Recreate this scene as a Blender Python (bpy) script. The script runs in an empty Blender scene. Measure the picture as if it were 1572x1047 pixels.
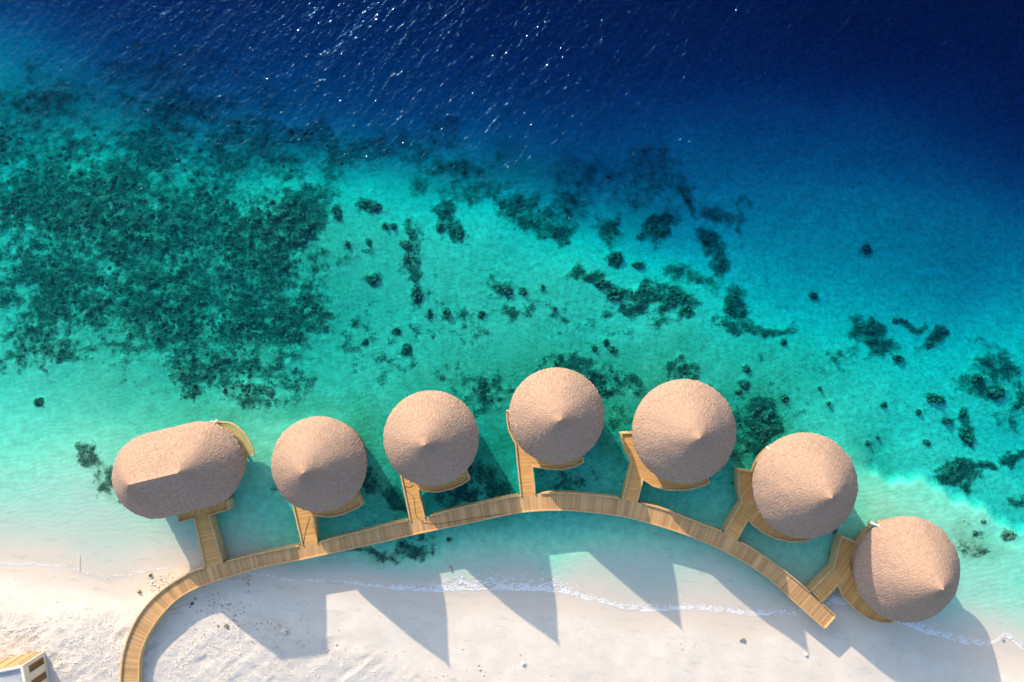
import bpy, bmesh, math, random
import numpy as np
from mathutils import Vector, Matrix

# ------------------------------------------------------------ camera, sky, sun, exposure
SC = bpy.context.scene
COL = SC.collection
W, Hh = 1572, 1047
CAM_Z = 95.0
FPX = 1048.0
TILT = math.radians(0.9)
cam_d = bpy.data.cameras.new('camera'); cam = bpy.data.objects.new('camera', cam_d); COL.objects.link(cam)
cam_d.sensor_width = 36; cam_d.lens = 36 * FPX / W; cam_d.clip_end = 3000; cam_d.clip_start = 1
cam.location = (0, 0, CAM_Z); cam.rotation_euler = (TILT, 0, 0)
SC.camera = cam

SUN_EL = math.radians(19.1)
SUN_AZ = math.radians(-30.5)            # clockwise from +Y (up in the photo)
TO_SUN = Vector((math.sin(SUN_AZ) * math.cos(SUN_EL), math.cos(SUN_AZ) * math.cos(SUN_EL), math.sin(SUN_EL)))
world = bpy.data.worlds.new('World'); SC.world = world; world.use_nodes = True
wn = world.node_tree
sky = wn.nodes.new('ShaderNodeTexSky'); sky.sky_type = 'NISHITA'; sky.sun_disc = False
sky.sun_elevation = SUN_EL; sky.sun_rotation = SUN_AZ
sky.air_density = 1.0; sky.dust_density = 1.5; sky.ozone_density = 1.0
wn.nodes['Background'].inputs['Strength'].default_value = 0.148
wn.links.new(sky.outputs[0], wn.nodes['Background'].inputs['Color'])
sun_d = bpy.data.lights.new('sun', 'SUN'); sun_d.energy = 2.9; sun_d.angle = math.radians(0.55)
sun_d.color = (1.0, 0.81, 0.62)
sun = bpy.data.objects.new('sun', sun_d); COL.objects.link(sun)
sun.rotation_euler = TO_SUN.to_track_quat('Z', 'Y').to_euler()
sun.location = (-40, 60, 60)
SC.view_settings.view_transform = 'Standard'; SC.view_settings.look = 'None'
SC.view_settings.exposure = 1.14; SC.view_settings.gamma = 1.0
SC.cycles.max_bounces = 8; SC.cycles.transparent_max_bounces = 12
SC.cycles.caustics_reflective = False; SC.cycles.caustics_refractive = False

# ------------------------------------------------------------ helpers
ct, st = math.cos(TILT), math.sin(TILT)
def at(px, py, z=0.0):
    """world point at height z seen at photo pixel (px, py); arrays allowed"""
    vx = (px - W / 2) / FPX; vy = (Hh / 2 - py) / FPX
    wy = vy * ct + st; wz = vy * st - ct
    t = (z - CAM_Z) / wz
    return vx * t, wy * t
def P(px, py, z=0.0):
    x, y = at(px, py, z); return Vector((float(x), float(y), float(z)))
def mesh_obj(name, verts, faces, mat=None, parent=None, uvs=None, smooth=False):
    me = bpy.data.meshes.new(name)
    me.from_pydata([tuple(v) for v in verts], [], faces)
    if uvs is not None:
        l = me.uv_layers.new(name='UVMap')
        l.data.foreach_set('uv', np.asarray(uvs, dtype=np.float32).ravel())
    if mat: me.materials.append(mat)
    if smooth: me.polygons.foreach_set('use_smooth', [True] * len(me.polygons))
    me.update()
    o = bpy.data.objects.new(name, me); COL.objects.link(o)
    if parent:
        o.parent = parent
        o.location = (0, 0, 0)
    return o
def empty(name, loc, label, cat, group=None):
    o = bpy.data.objects.new(name, None); COL.objects.link(o); o.location = loc; o.empty_display_size = 1
    o['label'] = label; o['category'] = cat
    if group: o['group'] = group
    return o
def tag(o, label=None, cat=None, group=None, kind=None):
    if label: o['label'] = label
    if cat: o['category'] = cat
    if group: o['group'] = group
    if kind: o['kind'] = kind
    return o
class MB:
    """collects geometry in world coordinates, links it relative to a parent's origin"""
    def __init__(s): s.v = []; s.f = []; s.uv = []
    def add(s, vs, fs, uv=None):
        b = len(s.v); s.v += [Vector(v) for v in vs]
        for f in fs:
            s.f.append([b + i for i in f])
            for i in f:
                s.uv.append(uv[i] if uv else (vs[i][0], vs[i][1]))
    def box(s, c, sx, sy, sz, ang=0.0, tilt=None):
        m = Matrix.Rotation(ang, 3, 'Z')
        if tilt: m = m @ Matrix.Rotation(tilt, 3, 'X')
        vs = [Vector(c) + m @ Vector((x * sx / 2, y * sy / 2, z * sz / 2)) for x in (-1, 1) for y in (-1, 1) for z in (-1, 1)]
        s.add(vs, [(0, 1, 3, 2), (4, 6, 7, 5), (0, 4, 5, 1), (2, 3, 7, 6), (0, 2, 6, 4), (1, 5, 7, 3)])
    def sweep(s, path, w0, w1, z0, z1, closed=False):
        """rectangular section along a polyline: lateral offsets w0..w1 (left of travel positive), heights z0..z1"""
        n = len(path); pts = [Vector((p[0], p[1])) for p in path]
        vs = []; L = 0; uv = []
        for i in range(n):
            a = pts[i - 1] if (i > 0 or closed) else None
            b = pts[(i + 1) % n] if (i < n - 1 or closed) else None
            ds = []
            if a is not None: ds.append((pts[i] - a).normalized())
            if b is not None: ds.append((b - pts[i]).normalized())
            d = sum(ds, Vector((0, 0))); d = d.normalized() if d.length > 1e-6 else ds[0]
            nrm = Vector((-d.y, d.x)); k = 1 / max(0.4, abs(nrm.dot(Vector((-ds[0].y, ds[0].x)))))
            if i > 0: L += (pts[i] - pts[i - 1]).length
            for w, z in ((w0, z0), (w1, z0), (w1, z1), (w0, z1)):
                q = pts[i] + nrm * w * k
                vs.append((q.x, q.y, z)); uv.append((L, w + z))
        fs = []
        m = n if closed else n - 1
        for i in range(m):
            a = i * 4; b = ((i + 1) % n) * 4
            for k in range(4):
                fs.append((a + k, a + (k + 1) % 4, b + (k + 1) % 4, b + k))
        if not closed:
            fs.append((3, 2, 1, 0)); e = (n - 1) * 4; fs.append((e, e + 1, e + 2, e + 3))
        s.add(vs, fs, uv)
    def tube(s, path, r, seg=8, r1=None):
        n = len(path); vs = []
        for i, p in enumerate(path):
            p = Vector(p)
            d = (Vector(path[min(i + 1, n - 1)]) - Vector(path[max(i - 1, 0)])).normalized()
            u = d.orthogonal().normalized() if abs(d.z) > 0.9 else d.cross(Vector((0, 0, 1))).normalized()
            v = d.cross(u)
            rr = r if r1 is None else r + (r1 - r) * i / (n - 1)
            for k in range(seg):
                a = 2 * math.pi * k / seg
                vs.append(p + (u * math.cos(a) + v * math.sin(a)) * rr)
        fs = [(i * seg + k, i * seg + (k + 1) % seg, (i + 1) * seg + (k + 1) % seg, (i + 1) * seg + k) for i in range(n - 1) for k in range(seg)]
        fs += [tuple(range(seg))[::-1], tuple((n - 1) * seg + k for k in range(seg))]
        s.add(vs, fs)
    def build(s, name, mat, parent=None, smooth=False):
        off = parent_world(parent)
        return mesh_obj(name, [v - off for v in s.v], s.f, mat, parent, s.uv, smooth)
def parent_world(p):
    off = Vector((0, 0, 0))
    while p is not None:
        off += p.location; p = p.parent
    return off

# noise (numpy value noise)
def vnoise(x, y, seed=0):
    xi = np.floor(x).astype(np.int64); yi = np.floor(y).astype(np.int64)
    fx = x - xi; fy = y - yi
    fx = fx * fx * (3 - 2 * fx); fy = fy * fy * (3 - 2 * fy)
    def h(a, b):
        n = (a * 374761393 + b * 668265263 + seed * 1274126177) & 0xffffffff
        n = ((n ^ (n >> 13)) * 1274126177) & 0xffffffff
        return ((n ^ (n >> 16)) & 0xffff) / 65535.0
    return (h(xi, yi) * (1 - fx) + h(xi + 1, yi) * fx) * (1 - fy) + (h(xi, yi + 1) * (1 - fx) + h(xi + 1, yi + 1) * fx) * fy
def fbm(x, y, seed=0, o=4):
    s = 0; a = 0.5; t = 0
    for k in range(o):
        s = s + a * vnoise(x * 2 ** k, y * 2 ** k, seed + k); t += a; a *= 0.5
    return s / t

# ------------------------------------------------------------ materials
class NT:
    def __init__(s, name):
        s.m = bpy.data.materials.new(name); s.m.use_nodes = True; s.t = s.m.node_tree; s.t.nodes.clear()
        s.out = s.n('ShaderNodeOutputMaterial')
    def n(s, typ, **kw):
        nd = s.t.nodes.new(typ)
        for k, v in kw.items():
            if k.startswith('i_'): nd.inputs[k[2:].replace('_', ' ')].default_value = v
            else: setattr(nd, k, v)
        return nd
    def l(s, a, b): s.t.links.new(a, b)
    def math(s, op, a, b=None, c=None, clamp=False):
        nd = s.n('ShaderNodeMath', operation=op, use_clamp=clamp)
        for i, v in enumerate((a, b, c)):
            if v is None: continue
            if hasattr(v, 'is_output'): s.l(v, nd.inputs[i])
            else: nd.inputs[i].default_value = v
        return nd.outputs[0]
    def mapr(s, v, a, b, c=0.0, d=1.0, smooth=True):
        nd = s.n('ShaderNodeMapRange'); nd.interpolation_type = 'SMOOTHSTEP' if smooth else 'LINEAR'
        s.l(v, nd.inputs[0])
        for i, x in enumerate((a, b, c, d)):
            if hasattr(x, 'is_output'): s.l(x, nd.inputs[i + 1])
            else: nd.inputs[i + 1].default_value = x
        return nd.outputs[0]
    def mix(s, f, a, b, blend='MIX'):
        nd = s.n('ShaderNodeMix', data_type='RGBA', blend_type=blend)
        for sock, v in ((nd.inputs[0], f), (nd.inputs[6], a), (nd.inputs[7], b)):
            if hasattr(v, 'is_output'): s.l(v, sock)
            elif isinstance(v, (tuple, list)): sock.default_value = (*v, 1) if len(v) == 3 else v
            else: sock.default_value = v
        return nd.outputs[2]
    def noise(s, vec, scale, detail=4, rough=0.55, dist=0.0):
        nd = s.n('ShaderNodeTexNoise'); nd.inputs['Scale'].default_value = scale; nd.inputs['Detail'].default_value = detail
        nd.inputs['Roughness'].default_value = rough; nd.inputs['Distortion'].default_value = dist
        if vec is not None: s.l(vec, nd.inputs['Vector'])
        return nd.outputs[0]
    def mapping(s, vec, scale=(1, 1, 1), rot=(0, 0, 0)):
        if rot != (0, 0, 0):                     # rotate first, then stretch
            nr = s.n('ShaderNodeMapping'); nr.inputs['Rotation'].default_value = rot; s.l(vec, nr.inputs['Vector']); vec = nr.outputs[0]
        nd = s.n('ShaderNodeMapping'); nd.inputs['Scale'].default_value = scale
        s.l(vec, nd.inputs['Vector']); return nd.outputs[0]
    def attr(s, name):
        nd = s.n('ShaderNodeAttribute', attribute_name=name); return nd.outputs['Fac']
    def bsdf(s, color, rough=0.8, bump=None, strength=0.5, dist=0.05, spec=0.3):
        b = s.n('ShaderNodeBsdfPrincipled')
        if hasattr(color, 'is_output'): s.l(color, b.inputs['Base Color'])
        else: b.inputs['Base Color'].default_value = (*color, 1)
        b.inputs['Roughness'].default_value = rough
        b.inputs['Specular IOR Level'].default_value = spec
        if bump is not None:
            bp = s.n('ShaderNodeBump'); bp.inputs['Strength'].default_value = strength; bp.inputs['Distance'].default_value = dist
            s.l(bump, bp.inputs['Height']); s.l(bp.outputs[0], b.inputs['Normal'])
        s.l(b.outputs[0], s.out.inputs['Surface'])
        return b
    def pos(s): return s.n('ShaderNodeNewGeometry').outputs['Position']
    def sep(s, v):
        nd = s.n('ShaderNodeSeparateXYZ'); s.l(v, nd.inputs[0]); return nd.outputs

def mat_ground():
    t = NT('sand_and_seabed'); p = t.pos(); x, y, z = t.sep(p)
    reef = t.attr('reef'); green = t.attr('green'); rough = t.attr('rough')
    flat = t.n('ShaderNodeCombineXYZ'); t.l(x, flat.inputs[0]); t.l(y, flat.inputs[1]); fp = flat.outputs[0]
    # dry and wet sand
    n1 = t.noise(fp, 0.35, 5, 0.6); n2 = t.noise(fp, 5.0, 5, 0.7)
    dry = t.mix(t.mapr(n1, 0.35, 0.7), (0.645, 0.595, 0.52), (0.71, 0.66, 0.585))
    dry = t.mix(t.math('MULTIPLY', t.mapr(n2, 0.55, 0.8), 0.35), dry, (0.60, 0.54, 0.48))
    dry = t.mix(t.mapr(rough, 0.2, 1.0, 0, 0.7), dry, (0.74, 0.71, 0.67))
    wetline = t.math('ADD', z, t.math('MULTIPLY', n1, -0.14))
    wet = t.mapr(wetline, 0.0, 0.13, 1.0, 0.0)
    sand = t.mix(wet, dry, (0.66, 0.585, 0.495))
    under = t.mapr(z, -0.5, -0.05, 1.0, 0.0)
    sub = t.mix(t.mapr(t.noise(fp, 0.8, 6, 0.65), 0.35, 0.7), (0.66, 0.69, 0.45), (0.86, 0.89, 0.60))
    mot = t.math('MULTIPLY', t.mapr(t.noise(fp, 1.5, 8, 0.82), 0.46, 0.62), t.mapr(z, -0.6, -1.1, 0.0, 0.62))
    sub = t.mix(mot, sub, (0.22, 0.28, 0.15))
    sand = t.mix(under, sand, sub)
    # green algal film
    ng = t.noise(fp, 0.5, 8, 0.75)
    gcol = t.mix(t.mapr(t.noise(fp, 2.2, 6, 0.8), 0.35, 0.66), (0.11, 0.15, 0.065), (0.40, 0.48, 0.24))
    gm = t.math('MULTIPLY', green, t.mapr(ng, 0.25, 0.6, 0.45, 1.0))
    sand = t.mix(gm, sand, gcol)
    # reef cover: broken by noise at several sizes
    nr = t.math('ADD', t.math('MULTIPLY', t.noise(fp, 0.16, 3, 0.6), 0.30), t.math('MULTIPLY', t.noise(fp, 0.62, 9, 0.74), 0.70))
    nr = t.math('ADD', t.math('MULTIPLY', t.math('SUBTRACT', nr, 0.5), 2.7), 0.5)
    thr = t.math('SUBTRACT', 0.98, t.math('MULTIPLY', reef, 0.74))
    d = t.math('SUBTRACT', nr, thr)
    soft = t.math('ADD', 0.12, t.math('MULTIPLY', t.math('MINIMUM', t.math('MAXIMUM', t.math('MULTIPLY', z, -1.0), 0.0), 8.0), 0.035))  # cover edges blur with depth, water's light scatter put into the colour
    rm = t.math('MULTIPLY', t.mapr(d, t.math('MULTIPLY', soft, -1.0), soft), t.mapr(reef, 0.02, 0.15))
    rl = t.math('MULTIPLY', t.mapr(t.noise(fp, 1.1, 8, 0.8), 0.50, 0.64), 0.6)
    vor = t.n('ShaderNodeTexVoronoi'); vor.inputs['Scale'].default_value = 1.5; vor.inputs['Randomness'].default_value = 1
    wv = t.n('ShaderNodeVectorMath', operation='ADD'); t.l(fp, wv.inputs[0])
    nn = t.n('ShaderNodeTexNoise'); nn.inputs['Scale'].default_value = 1.2; t.l(fp, nn.inputs['Vector']); t.l(nn.outputs[1], wv.inputs[1])
    t.l(wv.outputs[0], vor.inputs['Vector'])
    fine = t.noise(fp, 3.4, 7, 0.8)
    rc = t.mix(t.mapr(fine, 0.38, 0.66), (0.035, 0.062, 0.042), (0.25, 0.29, 0.18))
    rc = t.mix(t.math('MULTIPLY', t.mapr(t.noise(fp, 7.5, 4, 0.7), 0.60, 0.72), 0.65), rc, (0.52, 0.50, 0.36))
    rc = t.mix(t.mapr(vor.outputs[0], 0.1, 0.6, 0.0, 0.45), rc, (0.02, 0.035, 0.03))
    rc = t.mix(rl, rc, (0.34, 0.38, 0.25))
    col = t.mix(rm, sand, rc)
    rib = t.noise(t.mapping(fp, (0.35, 1.3, 1), (0, 0, math.radians(8))), 1.0, 6, 0.75, 0.6)
    col = t.mix(t.math('MULTIPLY', t.mapr(rib, 0.54, 0.66), t.math('MULTIPLY', t.math('SUBTRACT', 1.0, rm), 0.30)), col, (0.34, 0.38, 0.25))
    # sparse rubble specks
    sp = t.mapr(t.noise(fp, 2.2, 4, 0.65), 0.62, 0.70)
    spk = t.math('MULTIPLY', sp, t.math('MULTIPLY', t.mapr(z, -0.5, -1.0), 0.6))
    col = t.mix(spk, col, (0.10, 0.13, 0.09))
    # bump: dry lumps, ripples under water, coral
    m1 = t.mapping(fp, (1, 1, 1), (0, 0, math.radians(-12)))
    wave = t.n('ShaderNodeTexWave'); wave.bands_direction = 'Y'; wave.inputs['Scale'].default_value = 0.42
    wave.inputs['Distortion'].default_value = 14; wave.inputs['Detail'].default_value = 4; wave.inputs['Detail Scale'].default_value = 0.7
    t.l(m1, wave.inputs['Vector'])
    rip = t.math('MULTIPLY', wave.outputs[1], t.mapr(z, -0.02, -0.2, 0.0, 0.10))
    dune = t.math('MULTIPLY', t.noise(fp, 4.2, 8, 0.82), t.mapr(rough, 0, 1, 0.20, 3.6, False))
    cor = t.math('MULTIPLY', fine, t.math('MULTIPLY', rm, 5.0))
    hgt = t.math('ADD', t.math('ADD', rip, dune), cor)
    b = t.bsdf(col, 0.9, hgt, 0.8, 0.10, 0.15)
    return t.m

def mat_water():
    t = NT('sea_water'); p = t.pos()
    sw = t.noise(t.mapping(p, (0.05, 0.26, 1), (0, 0, math.radians(-50))), 1.0, 2, 0.5, 0.3)
    sw2 = t.noise(t.mapping(p, (0.55, 1.05, 1), (0, 0, math.radians(-52))), 1.0, 2, 0.55, 0.4)
    chop = t.noise(t.mapping(p, (1.5, 2.3, 1), (0, 0, math.radians(-35))), 1.0, 2, 0.62)
    x, y, z = t.sep(p)
    calm = t.mapr(t.math('ADD', y, t.math('MULTIPLY', x, -0.10)), -25.0, 30.0, 0.25, 1.0)
    h = t.math('ADD', t.math('ADD', t.math('MULTIPLY', sw, 0.5), t.math('MULTIPLY', sw2, 0.32)), t.math('MULTIPLY', chop, 0.122))
    h = t.math('MULTIPLY', h, calm)
    bp = t.n('ShaderNodeBump'); bp.inputs['Strength'].default_value = 1.0; bp.inputs['Distance'].default_value = 1.0; t.l(h, bp.inputs['Height'])
    tr = t.n('ShaderNodeBsdfTransparent')
    gl = t.n('ShaderNodeBsdfGlossy'); gl.inputs['Roughness'].default_value = 0.30; gl.inputs['Color'].default_value = (0.0, 0.12, 0.42, 1)
    g2 = t.n('ShaderNodeBsdfGlossy'); g2.inputs['Roughness'].default_value = 0.055; g2.inputs['Color'].default_value = (0.45, 0.8, 1.0, 1)
    t.l(bp.outputs[0], gl.inputs['Normal']); t.l(bp.outputs[0], g2.inputs['Normal'])
    m0 = t.n('ShaderNodeMixShader'); m0.inputs[0].default_value = 0.34; t.l(gl.outputs[0], m0.inputs[1]); t.l(g2.outputs[0], m0.inputs[2])
    mx = t.n('ShaderNodeMixShader'); mx.inputs[0].default_value = 0.027
    t.l(tr.outputs[0], mx.inputs[1]); t.l(m0.outputs[0], mx.inputs[2])
    t.l(mx.outputs[0], t.out.inputs['Surface'])
    # clear sea water: red light dies first, then green, blue last
    va = t.n('ShaderNodeVolumeAbsorption'); D = 0.9
    sig = (0.85, 0.088, 0.041)
    va.inputs['Color'].default_value = tuple(1 - s / D for s in sig) + (1,); va.inputs['Density'].default_value = D
    t.l(va.outputs[0], t.out.inputs['Volume'])
    return t.m

def mat_thatch(seed=0):
    t = NT('reed_thatch'); tc = t.n('ShaderNodeTexCoord'); uv = tc.outputs['UV']
    oi = t.n('ShaderNodeObjectInfo')
    p = t.pos()
    # uv: u = distance round the roof (m), v = distance down the slope (m)
    st1 = t.noise(t.mapping(uv, (5.5, 1.3, 1)), 1.0, 5, 0.75, 0.3)
    st2 = t.noise(p, 4.6, 5, 0.82)
    big = t.noise(p, 0.45, 4, 0.6)
    co = t.n('ShaderNodeTexWave'); co.bands_direction = 'Y'; co.inputs['Scale'].default_value = 0.55; co.inputs['Distortion'].default_value = 3.0
    co.inputs['Detail'].default_value = 3; t.l(uv, co.inputs['Vector'])
    c = t.mix(t.mapr(st1, 0.3, 0.7), (0.245, 0.162, 0.122), (0.49, 0.36, 0.285))
    c = t.mix(t.math('MULTIPLY', t.mapr(st2, 0.35, 0.68), 0.42), c, (0.20, 0.135, 0.105))
    c = t.mix(t.mapr(big, 0.35, 0.7, 0.0, 0.28), c, (0.36, 0.26, 0.21))
    c = t.mix(t.math('MULTIPLY', t.mapr(t.noise(p, 4.6, 3, 0.6), 0.58, 0.68), 0.28), c, (0.72, 0.57, 0.44))
    c = t.mix(t.math('MULTIPLY', oi.outputs['Random'], 0.22), c, (0.30, 0.225, 0.18))
    c = t.mix(t.mapr(t.noise(t.mapping(uv, (0.9, 0.10, 1)), 1.0, 4, 0.7), 0.52, 0.72, 0.0, 0.30), c, (0.24, 0.165, 0.125))
    h = t.math('ADD', t.math('MULTIPLY', st1, 0.6), t.math('ADD', t.math('MULTIPLY', st2, 0.9), t.math('MULTIPLY', co.outputs[1], 0.14)))
    t.bsdf(c, 0.95, h, 0.8, 0.10, 0.05)
    return t.m

def mat_planks(name, light, dark, w=0.145, var=0.5):
    t = NT(name); tc = t.n('ShaderNodeTexCoord'); u, v, _ = t.sep(tc.outputs['UV'])
    k = t.math('FLOOR', t.math('DIVIDE', u, w)); k2 = t.math('FLOOR', t.math('DIVIDE', u, w * 6))
    wn1 = t.n('ShaderNodeTexWhiteNoise', noise_dimensions='1D'); t.l(k, wn1.inputs['W'])
    wn2 = t.n('ShaderNodeTexWhiteNoise', noise_dimensions='1D'); t.l(k2, wn2.inputs['W'])
    f = t.math('ADD', t.math('MULTIPLY', wn1.outputs[0], 0.6), t.math('MULTIPLY', wn2.outputs[0], 0.4))
    p = t.pos()
    grain = t.noise(t.mapping(tc.outputs['UV'], (40, 3, 1)), 1.0, 4, 0.6)
    worn = t.noise(p, 0.9, 6, 0.7)
    f = t.math('ADD', t.math('MULTIPLY', f, 0.6), t.math('ADD', t.math('MULTIPLY', grain, 0.2), t.math('MULTIPLY', worn, 0.25)))
    c = t.mix(t.mapr(f, 0.25, 0.85), dark, light)
    fr = t.math('FRACT', t.math('DIVIDE', u, w))
    gap = t.math('LESS_THAN', fr, 0.09)
    c = t.mix(t.math('MULTIPLY', gap, 0.6), c, (0.05, 0.035, 0.02))
    c = t.mix(t.mapr(t.noise(p, 1.6, 5, 0.75), 0.66, 0.74, 0, 0.35), c, (0.62, 0.56, 0.47))
    h = t.math('SUBTRACT', t.math('MULTIPLY', grain, 0.3), gap)
    t.bsdf(c, 0.75, h, 0.6, 0.012, 0.25)
    return t.m

def mat_plain(name, a, b, scale=3.0, rough=0.8, bump=0.3, dist=0.02, spec=0.25):
    t = NT(name); p = t.pos(); n = t.noise(p, scale, 6, 0.7)
    c = t.mix(t.mapr(n, 0.3, 0.7), a, b)
    t.bsdf(c, rough, n, bump, dist, spec); return t.m

M = {
    'ground': mat_ground(), 'water': mat_water(), 'thatch': mat_thatch(),
    'deck': mat_planks('deck_planks', (0.84, 0.47, 0.17), (0.60, 0.32, 0.10)),
    'deck_grey': mat_planks('weathered_deck_planks', (0.76, 0.45, 0.20), (0.46, 0.27, 0.12)),
    'slat': mat_planks('terrace_slats', (0.68, 0.47, 0.17), (0.50, 0.33, 0.10), 0.4),
    'kerb': mat_plain('kerb_timber', (0.54, 0.35, 0.16), (0.70, 0.48, 0.25), 2.0),
    'fascia': mat_plain('fascia_boards', (0.48, 0.33, 0.16), (0.62, 0.45, 0.24), 1.4),
    'pile': mat_plain('pile_timber', (0.16, 0.12, 0.08), (0.30, 0.23, 0.16), 2.5, 0.9, 0.6),
    'wall': mat_planks('wall_boards', (0.42, 0.29, 0.17), (0.30, 0.20, 0.11), 0.18),
    'door': mat_plain('door_timber', (0.22, 0.13, 0.07), (0.32, 0.19, 0.10), 6.0),
    'glass': mat_plain('window_glass', (0.03, 0.05, 0.06), (0.05, 0.07, 0.08), 0.5, 0.08, 0.0, 0.01, 0.6),
    'metal': mat_plain('brushed_metal', (0.45, 0.45, 0.44), (0.55, 0.55, 0.54), 8, 0.35),
    'white': mat_plain('white_paint', (0.78, 0.78, 0.76), (0.86, 0.86, 0.84), 4, 0.5, 0.1),
    'render': mat_plain('tan_render', (0.60, 0.50, 0.39), (0.70, 0.60, 0.48), 1.2, 0.9, 0.3),
    'coping': mat_plain('pale_coping', (0.74, 0.68, 0.58), (0.82, 0.76, 0.66), 1.8, 0.85, 0.2),
    'roofdeck': mat_plain('grey_roof_membrane', (0.38, 0.39, 0.39), (0.56, 0.57, 0.56), 0.8, 0.85, 0.3),
    'cladding': mat_planks('orange_cladding', (0.42, 0.29, 0.16), (0.33, 0.22, 0.12), 0.3),
    'louvre': mat_planks('brown_louvres', (0.26, 0.14, 0.045), (0.15, 0.08, 0.03), 0.12),
    'coral': mat_plain('dark_coral', (0.03, 0.055, 0.04), (0.22, 0.26, 0.16), 3.2, 0.95, 1.0, 0.15, 0.1),
    'tancoral': mat_plain('brown_coral', (0.10, 0.10, 0.05), (0.36, 0.33, 0.19), 3.2, 0.95, 1.0, 0.12, 0.1),
    'rock': mat_plain('beach_stone', (0.20, 0.16, 0.12), (0.46, 0.40, 0.32), 5.0, 0.9, 0.8, 0.05, 0.1),
    'palerock': mat_plain('bleached_coral_stone', (0.55, 0.50, 0.44), (0.78, 0.74, 0.68), 5.0, 0.9, 0.8, 0.05, 0.1),
    'leaf': mat_plain('beach_leaf', (0.10, 0.13, 0.03), (0.26, 0.25, 0.07), 4.0, 0.8, 0.2),
    'rope': mat_plain('dark_rope', (0.06, 0.04, 0.03), (0.10, 0.07, 0.05), 9, 0.9, 0.2),
    'stick': mat_plain('bleached_pole', (0.62, 0.58, 0.52), (0.74, 0.70, 0.64), 3, 0.8, 0.2),
    'clod': mat_plain('sand_clod', (0.66, 0.62, 0.56), (0.73, 0.69, 0.64), 4, 0.9, 0.3),
    'foam': mat_plain('sea_foam', (0.80, 0.83, 0.86), (0.92, 0.94, 0.95), 6, 0.7, 0.3, 0.03),
}

# ------------------------------------------------------------ ground: depth map through scattered soundings
# (x, y, depth in m; negative = above the water) at photo positions
SHORE = [(-80, 858), (0, 862), (60, 862), (105, 870), (130, 882), (165, 889), (200, 882), (250, 868), (300, 866), (350, 868), (400, 874),
         (430, 884), (470, 892), (520, 892), (560, 896), (620, 906), (680, 909), (760, 911), (850, 910), (900, 918), (950, 930), (1000, 938),
         (1050, 935), (1100, 936), (1150, 945), (1200, 945), (1250, 942), (1290, 934), (1330, 932), (1370, 945), (1420, 970), (1480, 984),
         (1520, 989), (1572, 1003), (1650, 1018)]
PTS = [(0,800,.13),(0,760,.27),(0,700,.45),(0,650,.62),(0,600,.8),(0,500,1.15),(0,400,1.45),(0,300,1.7),(0,200,3.4),(0,130,4.2),(0,60,6),(0,0,8),
 (150,830,.1),(150,800,.15),(150,740,.27),(150,650,.6),(150,560,.95),(150,400,1.4),(150,250,1.9),(150,170,4.8),(150,100,6.8),(150,0,10),
 (250,820,.12),(300,600,1.0),(300,400,1.5),(300,250,2.9),(300,180,6),(300,100,8.5),(300,0,12),(280,640,.8),
 (450,600,1.1),(450,400,1.45),(450,290,1.8),(450,210,6),(450,130,8.5),(450,0,13),
 (600,600,1.15),(600,450,1.35),(600,340,1.5),(600,270,3.3),(600,215,6.8),(600,130,9.5),(600,0,14),
 (750,560,1.2),(750,400,1.45),(750,340,1.8),(750,280,4.6),(750,200,7.8),(750,100,12),(750,0,17),
 (900,500,1.35),(900,400,1.7),(900,350,3.4),(900,300,5.8),(900,220,8.2),(900,100,13),(900,0,18),
 (1050,520,1.3),(1050,440,1.9),(1050,380,4.1),(1050,300,6.4),(1050,200,8.2),(1050,100,14),(1050,0,20),
 (1200,550,1.5),(1200,480,2.7),(1200,420,3.9),(1200,350,5.3),(1200,250,7.4),(1200,150,10.5),(1200,50,19),(1200,0,22),
 (1350,620,1.4),(1350,500,2.9),(1350,430,4.3),(1350,350,5.4),(1350,250,7.6),(1350,150,11),(1350,50,24),
 (1500,700,1.5),(1500,600,1.8),(1500,520,3.0),(1500,450,4.7),(1500,350,5.9),(1500,250,8.6),(1500,150,13),(1500,0,28),
 (1572,750,1.4),(1572,600,1.9),(1572,500,3.2),(1572,400,5.3),(1572,300,7.6),(1572,150,15),
 (1200,640,1.25),(1340,700,1.25),(1320,700,.9),(1450,720,1.0),(1572,780,1.1),
 (1330,760,.42),(1340,735,.5),(1400,740,.5),(1500,775,.5),(1400,768,.40),(1490,812,.40),(1572,850,.45),(1560,900,.35),(1450,850,.33),(1500,930,.18),(1330,800,.42),
 (380,800,.45),(400,700,.5),(420,640,.7),(340,780,.55),(560,780,1.0),(570,700,.9),(700,780,1.25),(860,700,1.3),(950,650,1.2),(850,735,1.35),(900,820,.55),
 (1050,700,1.2),(1040,770,.95),(950,800,.65),(1180,760,.8),(1220,850,.40),(1230,760,.8),(1270,830,.5),(1390,900,.25),
 (460,868,.15),(560,862,.30),(640,850,.62),(700,865,.18),(780,810,.75),(850,810,.72),(800,865,.15),(900,865,.13),(1000,860,.17),(1100,870,.13),
 (1180,900,.15),(1000,905,.08),(850,890,.10),(1250,910,.12),(700,893,.07),(430,862,.15),(1420,940,.14),
 (0,905,-.35),(130,920,-.3),(0,960,-.8),(100,980,-1.0),(0,1047,-1.2),(200,1000,-1.05),(200,1047,-1.2),(250,930,-.35),(250,1000,-1.15),(300,905,-.3),
 (350,900,-.25),(400,930,-.35),(350,960,-.8),(300,1047,-1.45),(400,1000,-1.15),(400,1047,-1.4),(500,930,-.3),(500,980,-.75),(500,1047,-1.25),
 (600,940,-.25),(600,1000,-.7),(600,1047,-1.0),(750,950,-.25),(750,1000,-.55),(750,1047,-.85),(900,960,-.25),(900,1047,-.75),(1050,970,-.22),(1050,1047,-.6),
 (1200,985,-.25),(1200,1047,-.5),(1350,985,-.28),(1350,1047,-.5),(1480,1030,-.25),(1572,1047,-.25)]
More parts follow.
